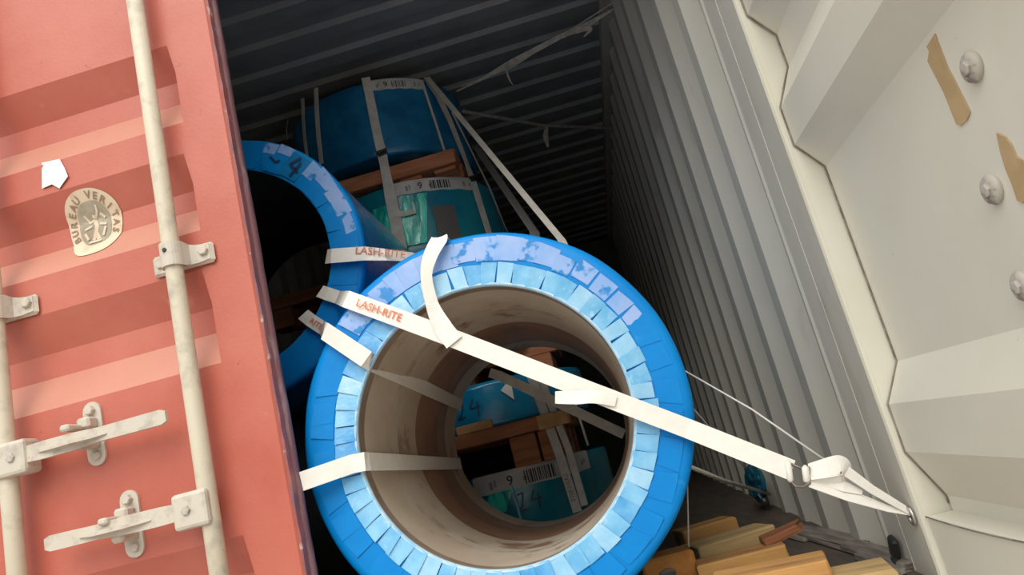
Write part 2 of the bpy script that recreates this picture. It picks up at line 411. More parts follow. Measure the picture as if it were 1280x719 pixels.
def hexbolt(bm, c, r, h, ax='y'):
    base = len(bm.verts); vsb = []
    for e, rr in ((0, r), (-h*.8, r), (-h, r*.8)):
        vsb.append([bm.verts.new((c[0] + rr*math.cos(k*math.pi/3), c[1] + e, c[2] + rr*math.sin(k*math.pi/3))) for k in range(6)])
    for a, b in zip(vsb, vsb[1:]):
        for k in range(6): bm.faces.new((a[k], a[(k+1) % 6], b[(k+1) % 6], b[k]))
    bm.faces.new(vsb[-1])
BARY, BARR = -.045, .0195
def locking_bar(x, guides):
    b = rel(tube('locking_bar', [(x, BARY, -.08), (x, BARY, .6), (x, BARY, 1.2), (x, BARY, 2.33)], BARR, 'bar', door1, 16))
    b['label'] = 'galvanised upright locking bar'
    for z, tilt in guides:
        # saddle bracket wrapped over the bar with a bolted ear each side
        vs_, fs = [], []
        prof_ = []
        for k in range(13):
            a = math.pi * (1 - k / 12); prof_.append((x + math.cos(a) * (BARR + .006), BARY - math.sin(a) * (BARR + .006)))
        prof_ = [(x - .062, -.004), (x - .038, -.006), (x - .030, -.016)] + prof_ + [(x + .030, -.024), (x + .042, -.016), (x + .072, -.014)]
        prof_[0] = (x - .058, -.012)
        hts = [.018, .02, .022] + [.028] * 13 + [.024, .022, .018]
        for (px, py), h in zip(prof_, hts):
            for y2 in (py, py + .009):
                vs_ += [(px, y2, z - h), (px, y2, z + h)]
        n = len(prof_)
        for i in range(n - 1):
            a, c = 4*i, 4*i + 4
            fs += [(a, a+1, c+1, c), (a+2, c+2, c+3, a+3), (a+1, a+3, c+3, c+1), (a, c, c+2, a+2)]
        fs += [(0, 2, 3, 1), (4*n-4, 4*n-3, 4*n-1, 4*n-2)]
        br = mk('bar_bracket', vs_, fs, 'handle', b); 
        bm = bmesh.new(); hexbolt(bm, (x + .058, -.013, z + .004), .012, .010); hexbolt(bm, (x - .050, -.010, z), .010, .008)
        bbox(bm, (x - .070, -.012, z - .026), (x + .080, -.001, z + .024), .006)
        frombm('bracket_base', bm, 'handle', b)
        bm = bmesh.new(); hexbolt(bm, (x - .002, BARY - BARR - .004, z + .008), .0055, .004); frombm('set_screw', bm, 'black', b)
    return b
zb1 = onY(218, 318, -.05).z; zb2 = onY(8, 381, -.05).z
bar1 = locking_bar(-.851, [(zb1, 0), (2.15, 0)])
bar2 = locking_bar(-1.295, [(zb2, 0), (2.15, 0)])
def handle(hub_x, z_hub, sgn, tip, catch, lift):
    """hub clamp on the bar, flat lever out to the tip, retaining catch plate on the panel"""
    h = empty('door_handle', (hub_x, BARY, z_hub)); h.parent = door1; h.location = h.location - door1.location
    o0 = V((hub_x, BARY, z_hub))
    def L(p): return V(p) - o0
    tip = V(tip); d = (tip - V((hub_x, BARY - .018, z_hub))); L0 = d.length; t = d.normalized(); up = V((0, 0, 1)); up = (up - t * up.dot(t)).normalized(); n = t.cross(up)
    if n.y > 0: n = -n
    # hub box
    bm = bmesh.new(); bbox(bm, L((hub_x - (.012 if sgn > 0 else .066), BARY - .030, z_hub - .038)), L((hub_x + (.066 if sgn > 0 else .012), BARY + .022, z_hub + .036)), .008, 2)
    frombm('hub', bm, 'handle', h)
    bm = bmesh.new(); hexbolt(bm, L((hub_x + sgn * .034, BARY - .030, z_hub)), .010, .005); frombm('rivet', bm, 'bolt', h)
    # lever: waisted bar
    st = [(.05, .017), (.10, .019), (.17, .019), (.24, .015), (L0 - .05, .016), (L0 - .012, .016), (L0, .011)]
    vs_, fs = [], []
    b0 = L((hub_x, BARY - .018, z_hub))
    for s, hw in st:
        for q, e in ((-hw, 0), (hw, 0), (hw, .010), (-hw, .010)): vs_.append(b0 + t * s + up * q - n * (e - .004))
    for i in range(len(st) - 1):
        for k in range(4):
            k2 = (k + 1) % 4; fs.append((4*i+k, 4*i+k2, 4*i+4+k2, 4*i+4+k))
    fs += [(3, 2, 1, 0), tuple(range(4*len(st)-4, 4*len(st)))]
    mk('lever', vs_, fs, 'handle', h)
    # raised rib with lock eye along the lever near the catch
    cs = (V(catch) - V((hub_x, BARY - .018, z_hub))).dot(t)
    vs_, fs = [], []
    for s, hw, e in ((cs - .085, .001, .004), (cs - .03, .006, .020), (cs + .012, .007, .026), (cs + .04, .006, .016), (cs + .075, .001, .004)):
        for q, ee in ((-hw, 0), (hw, 0), (hw*.6, e), (-hw*.6, e)): vs_.append(b0 + t * s + up * (q - .003) + n * (ee + .003))
    for i in range(4):
        for k in range(4):
            k2 = (k + 1) % 4; fs.append((4*i+k, 4*i+k2, 4*i+4+k2, 4*i+4+k))
    fs += [(3, 2, 1, 0), (16, 17, 18, 19)]
    mk('lever_rib', vs_, fs, 'handle', h)
    # catch: rounded vertical plate, hinged cover and two bolts
    c = V(catch); bm = bmesh.new(); outl = []
    for k in range(9): a = math.pi * k / 8; outl.append((math.cos(a) * .0215, .050 + math.sin(a) * .0215))
    for k in range(9): a = math.pi + math.pi * k / 8; outl.append((math.cos(a) * .0215, -.050 + math.sin(a) * .0215))
    f1 = [bm.verts.new(L((c.x + a, -.006, c.z + b))) for a, b in outl]; f0 = [bm.verts.new(L((c.x + a, .002, c.z + b))) for a, b in outl]
    bm.faces.new(f1)
    for k in range(18): bm.faces.new((f1[k], f1[(k+1) % 18], f0[(k+1) % 18], f0[k]))
    frombm('catch_plate', bm, 'handle', h)
    bm = bmesh.new()
    hexbolt(bm, L((c.x - .001, -.006, c.z + .052)), .011, .012); hexbolt(bm, L((c.x + .002, -.006, c.z - .050)), .010, .008)
    frombm('catch_bolt', bm, 'handle', h)
    bm = bmesh.new()
    bbox(bm, L((c.x - .020, -.036, c.z + .010)), L((c.x + .012, -.004, c.z + .036)), .005)
    bbox(bm, L((c.x - .026, -.080, c.z + .008)), L((c.x - .004, -.030, c.z + .022)), .004)
    frombm('catch_cover', bm, 'handle', h)
    bm = bmesh.new()
    bbox(bm, L((c.x - .016, -.060, c.z - .034)), L((c.x + .014, -.004, c.z - .014)), .006)
    frombm('catch_hook', bm, 'handle', h)
    return h
hA = onY(36, 567, -.07); tA = onY(208, 520, -.066); cA = onY(116, 542, -.01)
handle(-1.295, hA.z, 1, (tA.x, -.066, tA.z), (cA.x, 0, cA.z), 0)
hB = onY(238, 637, -.07); tB = onY(57, 681, -.066); cB = onY(163, 655, -.01)
handle(-.851, hB.z, -1, (tB.x, -.066, tB.z), (cB.x, 0, cB.z), 0)

# oval class sticker with ring lettering, pressed over the corrugation
SC = onY(118, 280, .035); SA, SB = .069, .082
stk = empty('sticker', SC); stk.parent = door1; stk.location = SC - door1.location
stk['label'] = 'oval cream sticker with a grey emblem and ring lettering'
def onpanel(x, z, off): return V((x, door_y(z) - off, z))
def oval(name, a0, b0, off, material, wob=0):
    vs_ = [onpanel(SC.x, SC.z, off) - SC]; fs = []; NR, NS = 12, 48
    for i in range(1, NR + 1):
        for k in range(NS):
            an = 2 * math.pi * k / NS; w = 1 + (wob * math.sin(3 * an + 1) + wob * .6 * math.sin(5 * an)) * (i / NR)
            e = .8
            ca, sa = math.cos(an), math.sin(an)
            x = SC.x + a0 * i / NR * w * math.copysign(abs(ca)**e, ca); z = SC.z + b0 * i / NR * w * math.copysign(abs(sa)**e, sa)
            vs_.append(onpanel(x, z, off) - SC)
    for k in range(NS): fs.append((0, 1 + k, 1 + (k + 1) % NS))
    for i in range(NR - 1):
        for k in range(NS):
            k2 = (k + 1) % NS; fs.append((1+i*NS+k, 1+i*NS+k2, 1+(i+1)*NS+k2, 1+(i+1)*NS+k))
    return mk(name, vs_, fs, material, stk)
oval('backing', SA, SB, .002, 'sticker', .02)
oval('emblem_field', SA * .60, SB * .66, .0028, 'sticker_grey')
word = 'BUREAU VERITAS'
for i, ch in enumerate(word):
    if ch == ' ': continue
    an = math.radians(205 - 230 * i / (len(word) - 1))
    vs_, fs = text_geo(ch, .0235, .0005)
    px, pz = SC.x + math.cos(an) * SA * .79, SC.z + math.sin(an) * SB * .81
    ex = V((math.sin(an), -math.cos(an))); ey = V((math.cos(an), math.sin(an)))
    mk('lettering', [onpanel(px + ex.x*v.x + ey.x*v.y, pz + ex.y*v.x + ey.y*v.y, .0036) - SC for v in vs_], fs, 'sticker_ink', stk)
def stick_map(p, off=.0036): return onpanel(SC.x + p.x, SC.z + p.y, off) - SC
for i, (pl, w_) in enumerate([([(.0, .012), (.004, -.004), (.0, -.02), (.006, -.04)], .010), ([(.001, -.014), (-.008, -.04)], .009), ([(.002, .012), (-.012, .006), (-.022, .026)], .005),
        ([(.004, .012), (.014, .028), (.016, .042)], .005), ([(-.028, -.008), (-.008, -.003)], .006), ([(.012, -.001), (.030, -.006)], .006), ([(.020, .022), (.029, .010)], .007),
        ([(.027, -.012), (.018, -.034)], .006), ([(-.028, -.018), (-.020, -.036)], .007), ([(-.016, -.046), (.016, -.046)], .006), ([(.001, .014), (.004, .021)], .008)]):
    strokes('emblem_figure', [pl], w_, lambda p, o_=.0034 + .00025 * i: stick_map(p, o_), 'sticker', stk)
# torn white paper on the panel
pts = [(51, 203), (75, 199), (81, 210), (86, 221), (75, 236), (66, 231), (53, 236)]
pv = [onY(x, y, -.002) for x, y in pts]
pc = onY(68, 217, -.002)
ps = mk('paper_scrap', [onpanel(pc.x, pc.z, .004)] + [onpanel(p.x, p.z, .002 + .004 * random.random()) for p in pv], [(0, i, i % 7 + 1) for i in range(1, 8)], 'paper', door1)
rel(ps); ps['label'] = 'torn scrap of white paper'

# ------------------------------------------------------------------ door_2: the open beige leaf seen from inside
XF, XD = .524, .568
P2 = [(2.30, XD)]
for z in (1.985, 1.668, 1.352, 1.0355 - .0, .380):
    if z > 1.2: P2 += [(z + .027, XD), (z - .057, XF), (z - .146, XF), (z - .211, XD)]
    elif z > .9: P2 += [(1.062, XD), (.978, XF), (.889, XF), (.826, XD)]
    else: P2 += [(.406, XD), (.331, XF), (.238, XF), (.145, XD)]
P2.append((.118, XD))
Y2 = -1.15
vs_, fs = extrude_profile(P2, -.004, Y2, 'y')
door2 = empty('door_2', (XF, 0, 0), 'open beige corrugated container door folded outwards beside the grey wall', 'door', kind='structure')
p_ = mk('panel', vs_, fs, 'beige', door2); solid(p_, .004, 1); rel(p_, door2)
bm = bmesh.new()
bbox(bm, (XF - .004, Y2, -.05), (XD + .03, -.004, .118), .005)
rel(frombm('bottom_rail', bm, 'beige', door2), door2)
bm = bmesh.new(); bbox(bm, (XF - .004, Y2, 2.29), (XD + .03, -.004, 2.35), .005)
rel(frombm('top_rail', bm, 'beige', door2), door2)
bm = bmesh.new(); bbox(bm, (XF - .004, Y2 - .06, -.05), (XD + .03, Y2, 2.35), .005)
rel(frombm('end_stile', bm, 'beige', door2), door2)
bm = bmesh.new(); bbox(bm, (XD + .012, Y2, .0), (XD + .03, -.004, 2.35), .0)
rel(frombm('outer_skin', bm, 'outer', door2), door2)
sl = tube('sealant_bead', [V((x - .002, -.004, z)) for z, x in sum([[(z1, x1), ((z1+z2)/2, (x1+x2)/2 + random.uniform(-.001, .001))] for (z1, x1), (z2, x2) in zip(P2, P2[1:])], [])], .0019, 'seal', door2, 6)
rel(sl, door2)
sl = rel(tube('sealant_bead', [V((XF - .006, y, .117 + .003 * math.sin(y * 9))) for y in [-.004 - .05 * i for i in range(12)]], .0014, 'seal', door2, 6), door2)
# bolts
def dome_bolt(px, py):
    c = onX(px, py, XD); bm = bmesh.new()
    rings = [(0, .020, .0), (.003, .0215, 0), (.008, .019, 0), (.010, .012, 0)]
    def ring(rings, cy, cz):
        vv = []
        for e, r, _ in rings: vv.append([bm.verts.new((-e, cy + r*math.cos(2*math.pi*k/14), cz + r*math.sin(2*math.pi*k/14))) for k in range(14)])
        for a, b in zip(vv, vv[1:]):
            for k in range(14): bm.faces.new((a[k], a[(k+1) % 14], b[(k+1) % 14], b[k]))
        bm.faces.new(vv[-1])
    ring(rings, 0, 0)
    o = frombm('bolt', bm, 'bolt', door2, True); o.location = V((XD, c.y, c.z)) - door2.location
    bm = bmesh.new(); hexbolt(bm, (0, 0, 0), .010, .006)
    for v in bm.verts: v.co = V((v.co.y - .008, v.co.x, v.co.z))
    nut = frombm('nut', bm, 'bolt', o)
    return o
for px, py in ((1218, 83), (1243, 236), (1281, 357)): dome_bolt(px, py)
def tape(pxs):
    pv = [onX(x, y, XD - .0012) for x, y in pxs]; c = sum(pv, V()) / len(pv)
    o = mk('tape_strip', [p - V((.001, 0, 0)) for p in pv] + [p + V((.0008, 0, 0)) for p in pv],
           [tuple(range(len(pv)))] + [(i, (i+1) % len(pv), (i+1) % len(pv) + len(pv), i + len(pv)) for i in range(len(pv))], 'tape', door2)
    rel(o, door2); o['label'] = 'strip of brown adhesive tape'
tape([(1169, 42), (1172, 52), (1185, 85), (1199, 112), (1213, 140), (1209, 150), (1201, 157), (1196, 155), (1180, 115), (1166, 88), (1160, 76), (1162, 64), (1159, 58)])
tape([(1246, 166), (1257, 171), (1264, 180), (1271, 196), (1279, 200), (1288, 210), (1300, 238), (1300, 262), (1283, 249), (1278, 254), (1272, 250), (1266, 232), (1257, 210), (1251, 190)])

# ================================================================== LYING COILS
def lathe_y(name, prof, seg, material, parent, cz, close=True, smooth=True, wob=0):
    """prof: (r, y) pairs, revolved about the local Y axis at height cz"""
    vs_, fs = [], []; n = len(prof)
    for k in range(seg):
        a = 2 * math.pi * k / seg
        for i, (r, y) in enumerate(prof):
            rr = r + (wob * math.sin(a * 9 + y * 11) * math.sin(a * 4 + 1.3 * i) if wob else 0)
            vs_.append((rr * math.cos(a), y, cz + rr * math.sin(a)))
    for k in range(seg):
        k2 = (k + 1) % seg
        for i in range(n - 1): fs.append((k*n+i, k*n+i+1, k2*n+i+1, k2*n+i))
    return mk(name, vs_, fs, material, parent, smooth)
def flap(name, a0, a1, r0, r1, parent, cz, y, material, lift=.003, taper=.0, jag=.004, th=.0012):
    """one folded film flap on the coil end: a small curved tile slightly proud on one side"""
    vs_, fs = [], []; N = 3
    ja, jb = random.uniform(-jag, jag), random.uniform(-jag, jag)
    for k in range(N + 1):
        f = k / N; 
        for q in (0, 1, 2):
            g = q / 2
            a = a0 + (a1 - a0) * f + taper * (g - .5); r = r0 + (r1 + (ja * (1 - f) + jb * f) - r0) * g
            yy = y - .0012 - lift * f * (.35 + .65 * g)
            vs_.append((r * math.cos(a), yy, cz + r * math.sin(a)))
    n0 = len(vs_)
    vs_ += [(x, yy + th, z) for x, yy, z in vs_]
    for k in range(N):
        for q in range(2):
            b = k * 3 + q; fs.append((b, b+1, b+4, b+3))
    rim = [0, 1, 2, 5, 8, 11, 10, 9, 6, 3]
    for i in range(len(rim)):
        a, b = rim[i], rim[(i+1) % len(rim)]; fs.append((a, b, b + n0, a + n0))
    return mk(name, vs_, fs, material, parent)
def face_map(a, rm, cz, y):      # (u along the ring, v outwards) -> point on the coil end
    def f(p): 
        ang = a - p.x / rm; r = rm + p.y
        return V((r * math.cos(ang), y, cz + r * math.sin(ang)))
    return f

RO, RI, LN = .441, .311, 1.10
# --- front coil
c1 = empty('steel_coil', (-.2555, .10, .054), 'big blue-wrapped coil lying in the door opening with pale pleated film around its bore', 'steel coil', 'coils lying on their side')
ax = V((-.012, 1.1, -.014)).normalized()
c1.rotation_euler = (math.asin(ax.z), 0, math.atan2(-ax.x, ax.y))
lathe_y('film_wrap', [(RI + .004, .004), (.36, 0), (RO - .02, 0), (RO - .008, .003), (RO - .001, .012), (RO, .03), (RO, .4), (RO, .8), (RO, LN - .02), (RO - .02, LN), (RI + .01, LN)], 128, 'film', c1, RO, wob=.0012)
bands = [('liner_dark', 0.0, .05, .0), ('liner', .05, .27, .0004), ('liner_pale', .27, .33, .0008), ('liner', .33, .52, .0012), ('liner_red', .52, .80, .0016), ('liner_dark', .80, .92, .002), ('liner', .92, LN, .0024)]
for mt_, y0, y1, dr in bands:
    b_ = lathe_y('bore_liner', [(RI + dr, y0 + .002), (RI + dr, (y0 + y1) / 2), (RI + dr, y1 + .001)], 128, mt_, c1, RO)
lathe_y('bore_rim', [(RI + .006, -.002), (RI + .003, -.003), (RI - .001, .001), (RI - .001, .010), (RI + .002, .014)], 112, 'rim_white', c1, RO)
NP = 58
for i in range(NP):
    a0 = 2 * math.pi * (i + random.uniform(-.12, .12)) / NP; a1 = 2 * math.pi * (i + random.uniform(.965, 1.02)) / NP
    flap('pleat', a0, a1, RI + .001, .364 + random.uniform(-.002, .002), c1, RO, 0, random.choice(['pleat', 'pleat', 'pleat2', 'pleat3']), lift=random.uniform(.003, .006), taper=random.uniform(-.02, .02), jag=.002)
# lilac film pieces on the outer part of the end face, top of the ring only
a = math.radians(134)
while a > math.radians(20):
    wdt = math.radians(random.uniform(4.5, 9)) if a > math.radians(58) else math.radians(random.uniform(6, 7.5))
    ro_ = .425 if a > math.radians(60) else .412
    flap('film_patch', a - wdt, a, .368 + random.uniform(0, .006), ro_ + random.uniform(-.006, .006), c1, RO, 0, 'lilac', lift=.0035, jag=.003, taper=random.uniform(-.02, .02))
    a -= wdt * (.94 if a > math.radians(58) else 1.12)
# faint creases round the rest of the face
for an in [150, 158, 166, 176, 187, 195, 203, 214, 222, 232, 243, 251, 262, 270, 281, 291, 300, 311, 320, 331, 342, 351, 5, 13]:
    a = math.radians(an + random.uniform(-2, 2)); w_ = math.radians(random.uniform(7, 11))
    flap('film_fold', a, a + w_, .366, RO - .024, c1, RO, 0, 'film', lift=random.uniform(.0012, .003), jag=.003, taper=random.uniform(-.04, .04))

# --- coil up behind the red door edge
Y2c = .60
c2 = empty('steel_coil', (-1.036, Y2c, 1.198 - .437), 'blue-wrapped coil with dark bore and marker number 4, half behind the red door', 'steel coil', 'coils lying on their side')
c2.rotation_euler = (math.radians(-.7), 0, math.radians(.6))
R2, I2, L2 = .437, .327, .86
lathe_y('film_wrap', [(I2 + .003, .004), (.36, 0), (R2 - .018, 0), (R2 - .006, .003), (R2, .012), (R2, .03)], 128, 'film', c2, R2, wob=.001)
lathe_y('body_wrap', [(R2 - .001, .026), (R2 - .001, .3), (R2 - .001, .7), (R2 - .001, L2 - .01), (R2 - .01, L2), (I2 + .01, L2)], 128, 'film_body', c2, R2, wob=.002)
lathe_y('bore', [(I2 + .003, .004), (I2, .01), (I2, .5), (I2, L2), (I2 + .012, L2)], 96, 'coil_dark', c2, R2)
for (d0, d1, r0, r1, mt_) in [(58, 64, .395, .430, 'lilac'), (50, 57, .405, .430, 'lilac'), (34, 40, .375, .430, 'lilac'), (24, 35, .388, .432, 'lilac'), (10, 24, .378, .426, 'lilac'), (0, 9, .390, .425, 'lilac'),
                              (40, 51, .340, .425, 'tape_blue'), (52, 63, .336, .392, 'film'), (20, 38, .333, .378, 'film'), (4, 19, .334, .376, 'film'), (66, 84, .335, .43, 'film'), (86, 110, .335, .43, 'film'),
                              (-24, -10, .335, .42, 'film'), (-44, -26, .335, .42, 'film'), (-9, 0, .335, .425, 'film')]:
    flap('film_patch', math.radians(d0), math.radians(d1), r0, r1, c2, R2, 0, mt_, lift=.004, jag=.006, taper=random.uniform(-.05, .05))
fm = face_map(math.radians(45.5), .384, R2, -.0075)
mk4 = strokes('marker_number', [[(.004, .034), (-.018, -.002), (.022, -.010)], [(.012, .020), (.004, -.036)]], .008, fm, 'marker', c2); mk4['label'] = 'black marker number 4'
strokes('marker_number', [[(-.018, .006), (.008, -.006), (.020, .004)]], .007, face_map(math.radians(57), .378, R2, -.0065), 'marker', c2)

# --- coil underneath it, behind the red door, its wrap darkened to imitate shade
c3 = empty('steel_coil', (-1.42, Y2c + .10, .0), 'coil with its wrap darkened for shade, on the floor behind the red door, below the coil with number 4', 'steel coil', 'coils lying on their side')
lathe_y('shade_dark_wrap', [(.30, .0), (.40, .0), (.418, .01), (.42, .03), (.42, .5), (.42, .98), (.40, 1.0), (.30, 1.0), (.30, .5), (.30, .0)], 72, 'coil_dark', c3, .42)

# ================================================================== STANDING STACK
def lathe_z(name, prof, seg, material, parent, smooth=True, wob=0, a0=0, a1=2*math.pi):
    vs_, fs = [], []; n = len(prof); full = a1 - a0 > 6.28
    cnt = seg if full else seg + 1
    for k in range(cnt):
        a = a0 + (a1 - a0) * k / seg
        for i, (r, z) in enumerate(prof):
            rr = r + (wob * math.sin(a * 13 + i) * math.sin(a * 5 + 2.1 * i) if wob else 0)
            vs_.append((rr * math.cos(a), rr * math.sin(a), z))
    for k in range(seg):
        k2 = (k + 1) % cnt
        for i in range(n - 1): fs.append((k*n+i, k*n+i+1, k2*n+i+1, k2*n+i))
    return mk(name, vs_, fs, material, parent, smooth)
def standing(cx, cy, z0, z1, R, material, label, lab=None, labh=.05, prints=True, num=None, sheen=None, mark=True):
    c = empty('steel_coil', (cx, cy, z0), label, 'steel coil', 'coils standing in the stack'); h = z1 - z0
    prof_ = [(.26, .004), (R - .015, 0), (R - .004, .004), (R, .015)] + [(R, h * k / 8) for k in range(1, 8)] + [(R, h - .02), (R - .006, h - .004), (R - .02, h), (.26, h)]
    lathe_z('film_wrap', prof_, 96, material, c, wob=.0022)
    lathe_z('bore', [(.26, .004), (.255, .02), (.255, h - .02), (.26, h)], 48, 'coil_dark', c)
    def cm(u, v, off): a = -math.pi/2 + u / R; rr = R + off; return V((rr * math.cos(a), rr * math.sin(a), v))
    if lab:
        u0, u1 = lab; n = 16; vs_, fs = [], []
        for k in range(n + 1):
            u = u0 + (u1 - u0) * k / n; w_ = .002 * math.sin(k * 1.7)
            for v, off in ((h - labh + w_, .0035), (h - .012, .0045), (h + .001, .002), (h + .004, -.02)): vs_.append(cm(u, v, off))
        for k in range(n):
            for i in range(3): fs.append((4*k+i, 4*k+i+1, 4*k+5+i, 4*k+4+i))
        lo = mk('edge_label', vs_, fs, 'label', c); lo['label'] = 'white printed edge label with barcode'
        um = (u0 + u1) / 2; L = u1 - u0; vs_, fs = [], []
        def rect(ua, ub, va, vb):
            b = len(vs_); vs_.extend([cm(ua, va, .0055), cm(ub, va, .0055), cm(ub, vb, .0055), cm(ua, vb, .0055)]); fs.append((b, b+1, b+2, b+3))
        u = um - .03 * L / .3
        x = 0
        while x < L * .24:
            w_ = random.choice([.003, .005, .008]); rect(u + x, u + x + w_, h - labh + .008, h - .014); x += w_ + random.choice([.003, .004, .006])
        mk('barcode', vs_, fs, 'ink', lo)
        # small marks too worn to read
        vs_, fs = [], []
        k_ = L / .4; lh = labh - .014
        for du, w_, v0, v1 in ((-.15, .010, .2, .7), (-.135, .006, .35, .8), (-.045, .012, .3, .6), (.125, .014, .25, .75), (.160, .008, .3, .6), (.172, .006, .4, .7)):
            rect(um + du * k_, um + (du + w_) * k_, h - labh + .004 + lh * v0, h - labh + .004 + lh * v1)
        mk('print', vs_, fs, 'ink_grey', lo)['kind'] = 'stuff'
        tv, tf = text_geo('9', .036 * labh / .05, .0004)
        mk('print', [cm(um - .085 * k_ + v.x, h - labh / 2 - .003 + v.y, .0056) for v in tv], tf, 'ink', lo)
    if num:
        u, v = num
        n_ = strokes('marker_number', [[(-.035, .03), (-.010, .035), (-.020, -.01), (-.045, -.035), (-.01, -.03)], [(.035, .035), (.015, -.002), (.06, .0)], [(.05, .02), (.045, -.04)]], .006, lambda p: cm(u + p.x, v + p.y, .003), 'marker', c)
        n_['label'] = 'handwritten marker number 24'
    if sheen:  # highlights painted as brighter crumpled patches over the wrap
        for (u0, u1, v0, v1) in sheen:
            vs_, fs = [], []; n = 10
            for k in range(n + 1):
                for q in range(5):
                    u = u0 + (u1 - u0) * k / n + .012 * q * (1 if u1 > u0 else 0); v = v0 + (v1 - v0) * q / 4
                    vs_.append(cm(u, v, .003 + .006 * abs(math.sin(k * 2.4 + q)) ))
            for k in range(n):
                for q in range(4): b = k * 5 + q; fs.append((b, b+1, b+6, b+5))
            s_ = mk('film_highlight', vs_, fs, 'teal_highlight', c, True); s_['label'] = 'painted highlight on crumpled teal film'
    return c, cm
SY = 1.94
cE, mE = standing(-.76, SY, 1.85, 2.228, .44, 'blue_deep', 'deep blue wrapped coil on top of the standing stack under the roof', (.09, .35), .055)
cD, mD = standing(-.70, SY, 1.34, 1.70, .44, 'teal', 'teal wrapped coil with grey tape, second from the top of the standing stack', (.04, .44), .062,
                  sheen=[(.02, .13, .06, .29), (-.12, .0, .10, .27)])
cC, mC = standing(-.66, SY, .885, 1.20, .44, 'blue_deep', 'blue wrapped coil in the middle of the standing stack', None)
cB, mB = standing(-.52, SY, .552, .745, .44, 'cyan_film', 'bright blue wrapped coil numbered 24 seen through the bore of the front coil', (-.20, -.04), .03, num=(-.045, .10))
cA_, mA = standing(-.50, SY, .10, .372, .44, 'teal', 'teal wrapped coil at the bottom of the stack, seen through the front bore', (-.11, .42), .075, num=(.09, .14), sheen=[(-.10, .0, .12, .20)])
# grey tape on D
vs_, fs = [], []
for k in range(7):
    for v in (.02, .21): vs_.append(mD(.185 + .105 * k / 6, v + (.012 if v > .1 else 0), .006))
for k in range(6): fs.append((2*k, 2*k+1, 2*k+3, 2*k+2))
t_ = mk('tape_patch', vs_, fs, 'grey_tag', cD); t_['label'] = 'grey tape patch'
# clear film shards on B
for q in ([(.11, .14), (.16, .18), (.155, .09)], [(-.17, .13), (-.13, .16), (-.12, .12), (-.15, .10)]):
    s_ = mk('film_shard', [mB(u, v, .012) for u, v in q], [tuple(range(len(q)))], 'paper', cB)
s_ = mk('film_crease', [mA(.04, .24, .004), (mA(.05, .2, .007)), mA(.055, .05, .004), mA(.045, .06, .004)], [(0, 1, 2, 3)], 'pleat', cA_)

def pallet(cx, cy, z0, z1, label, bx0, bx1, blocks, low=False, cut=False, inset=1):
    p = empty('pallet', (cx, cy, z0), label, 'pallet', 'wooden pallets between the stacked coils'); h = z1 - z0
    bt = .055 if h > .12 else .045
    if low:       # thin feet, boards, then bearers set back under the coil above
        for yy in (-.37, .0, .37):
            for bxx in blocks: box('block', (bxx - cx - .05, yy - .05, 0), (bxx - cx + .05, yy + .05, .018), 'pallet', p, .003)
        for yy in (-.395, -.20, .0, .20, .395): box('deck_board', (bx0 - cx, yy - .05, .018), (bx1 - cx, yy + .05, .085), 'pallet', p, .004)
        for bxx in blocks: box('bearer', (bxx - cx - .05, -.30, .085), (bxx - cx + .05, .30, h), 'pallet', p, .004)
        return p
    for i, yy in enumerate((-.395, -.20, .0, .20, .395)):
        ww = .10; yy *= inset
        fr = .04 if (cut and i == 0) else 0
        b = box('deck_board', (bx0 - cx, yy - ww/2 - fr, h - bt), (bx1 - cx, yy + ww/2, h), 'pallet', p, .004)
    for yy in (-.37 * inset, .0, .37 * inset):
        for bxx in blocks: box('block', (bxx - cx - .055, yy - .06, 0), (bxx - cx + .055, yy + .06, h - bt), 'pallet', p, .004)
    if cut:
        e = box('cut_end', (bx1 - cx - .12, -.496, h - bt - .004), (bx1 - cx + .006, -.486, h - .001), 'pallet_cut', p, .003); e['label'] = 'freshly cut yellow wood end'
        e = box('wood_chip', (-.075, -.017, 0), (.075, .017, .036), 'pallet_cut', None, .004); e.location = (cx - .025, cy - .464, h + z0)
        tag(e, 'yellow wood chip lying on the pallet edge below the coil numbered 24', 'wood chip')
    return p
pallet(-.73, SY, 1.70, 1.85, 'red-brown timber pallet under the topmost coil', -1.16, -.36, (-1.1, -.58, -.42), low=True)
pallet(-.68, SY, 1.20, 1.34, 'red-brown timber pallet under the teal coil with grey tape', -1.40, -.24, (-1.28, -.66, -.32))
pallet(-.60, SY, .745, .885, 'timber pallet on the coil numbered 24', -1.05, -.15, (-.97, -.6, -.24), inset=.3)
pallet(-.52, SY, .372, .552, 'brown timber pallet with yellow cut end seen through the front bore', -.93, -.17, (-.87, -.37, .0 - .25), cut=True)
pallet(-.50, SY, .0, .10, 'timber pallet on the floor under the whole stack', -.93, -.07, (-.86, -.5, -.14))

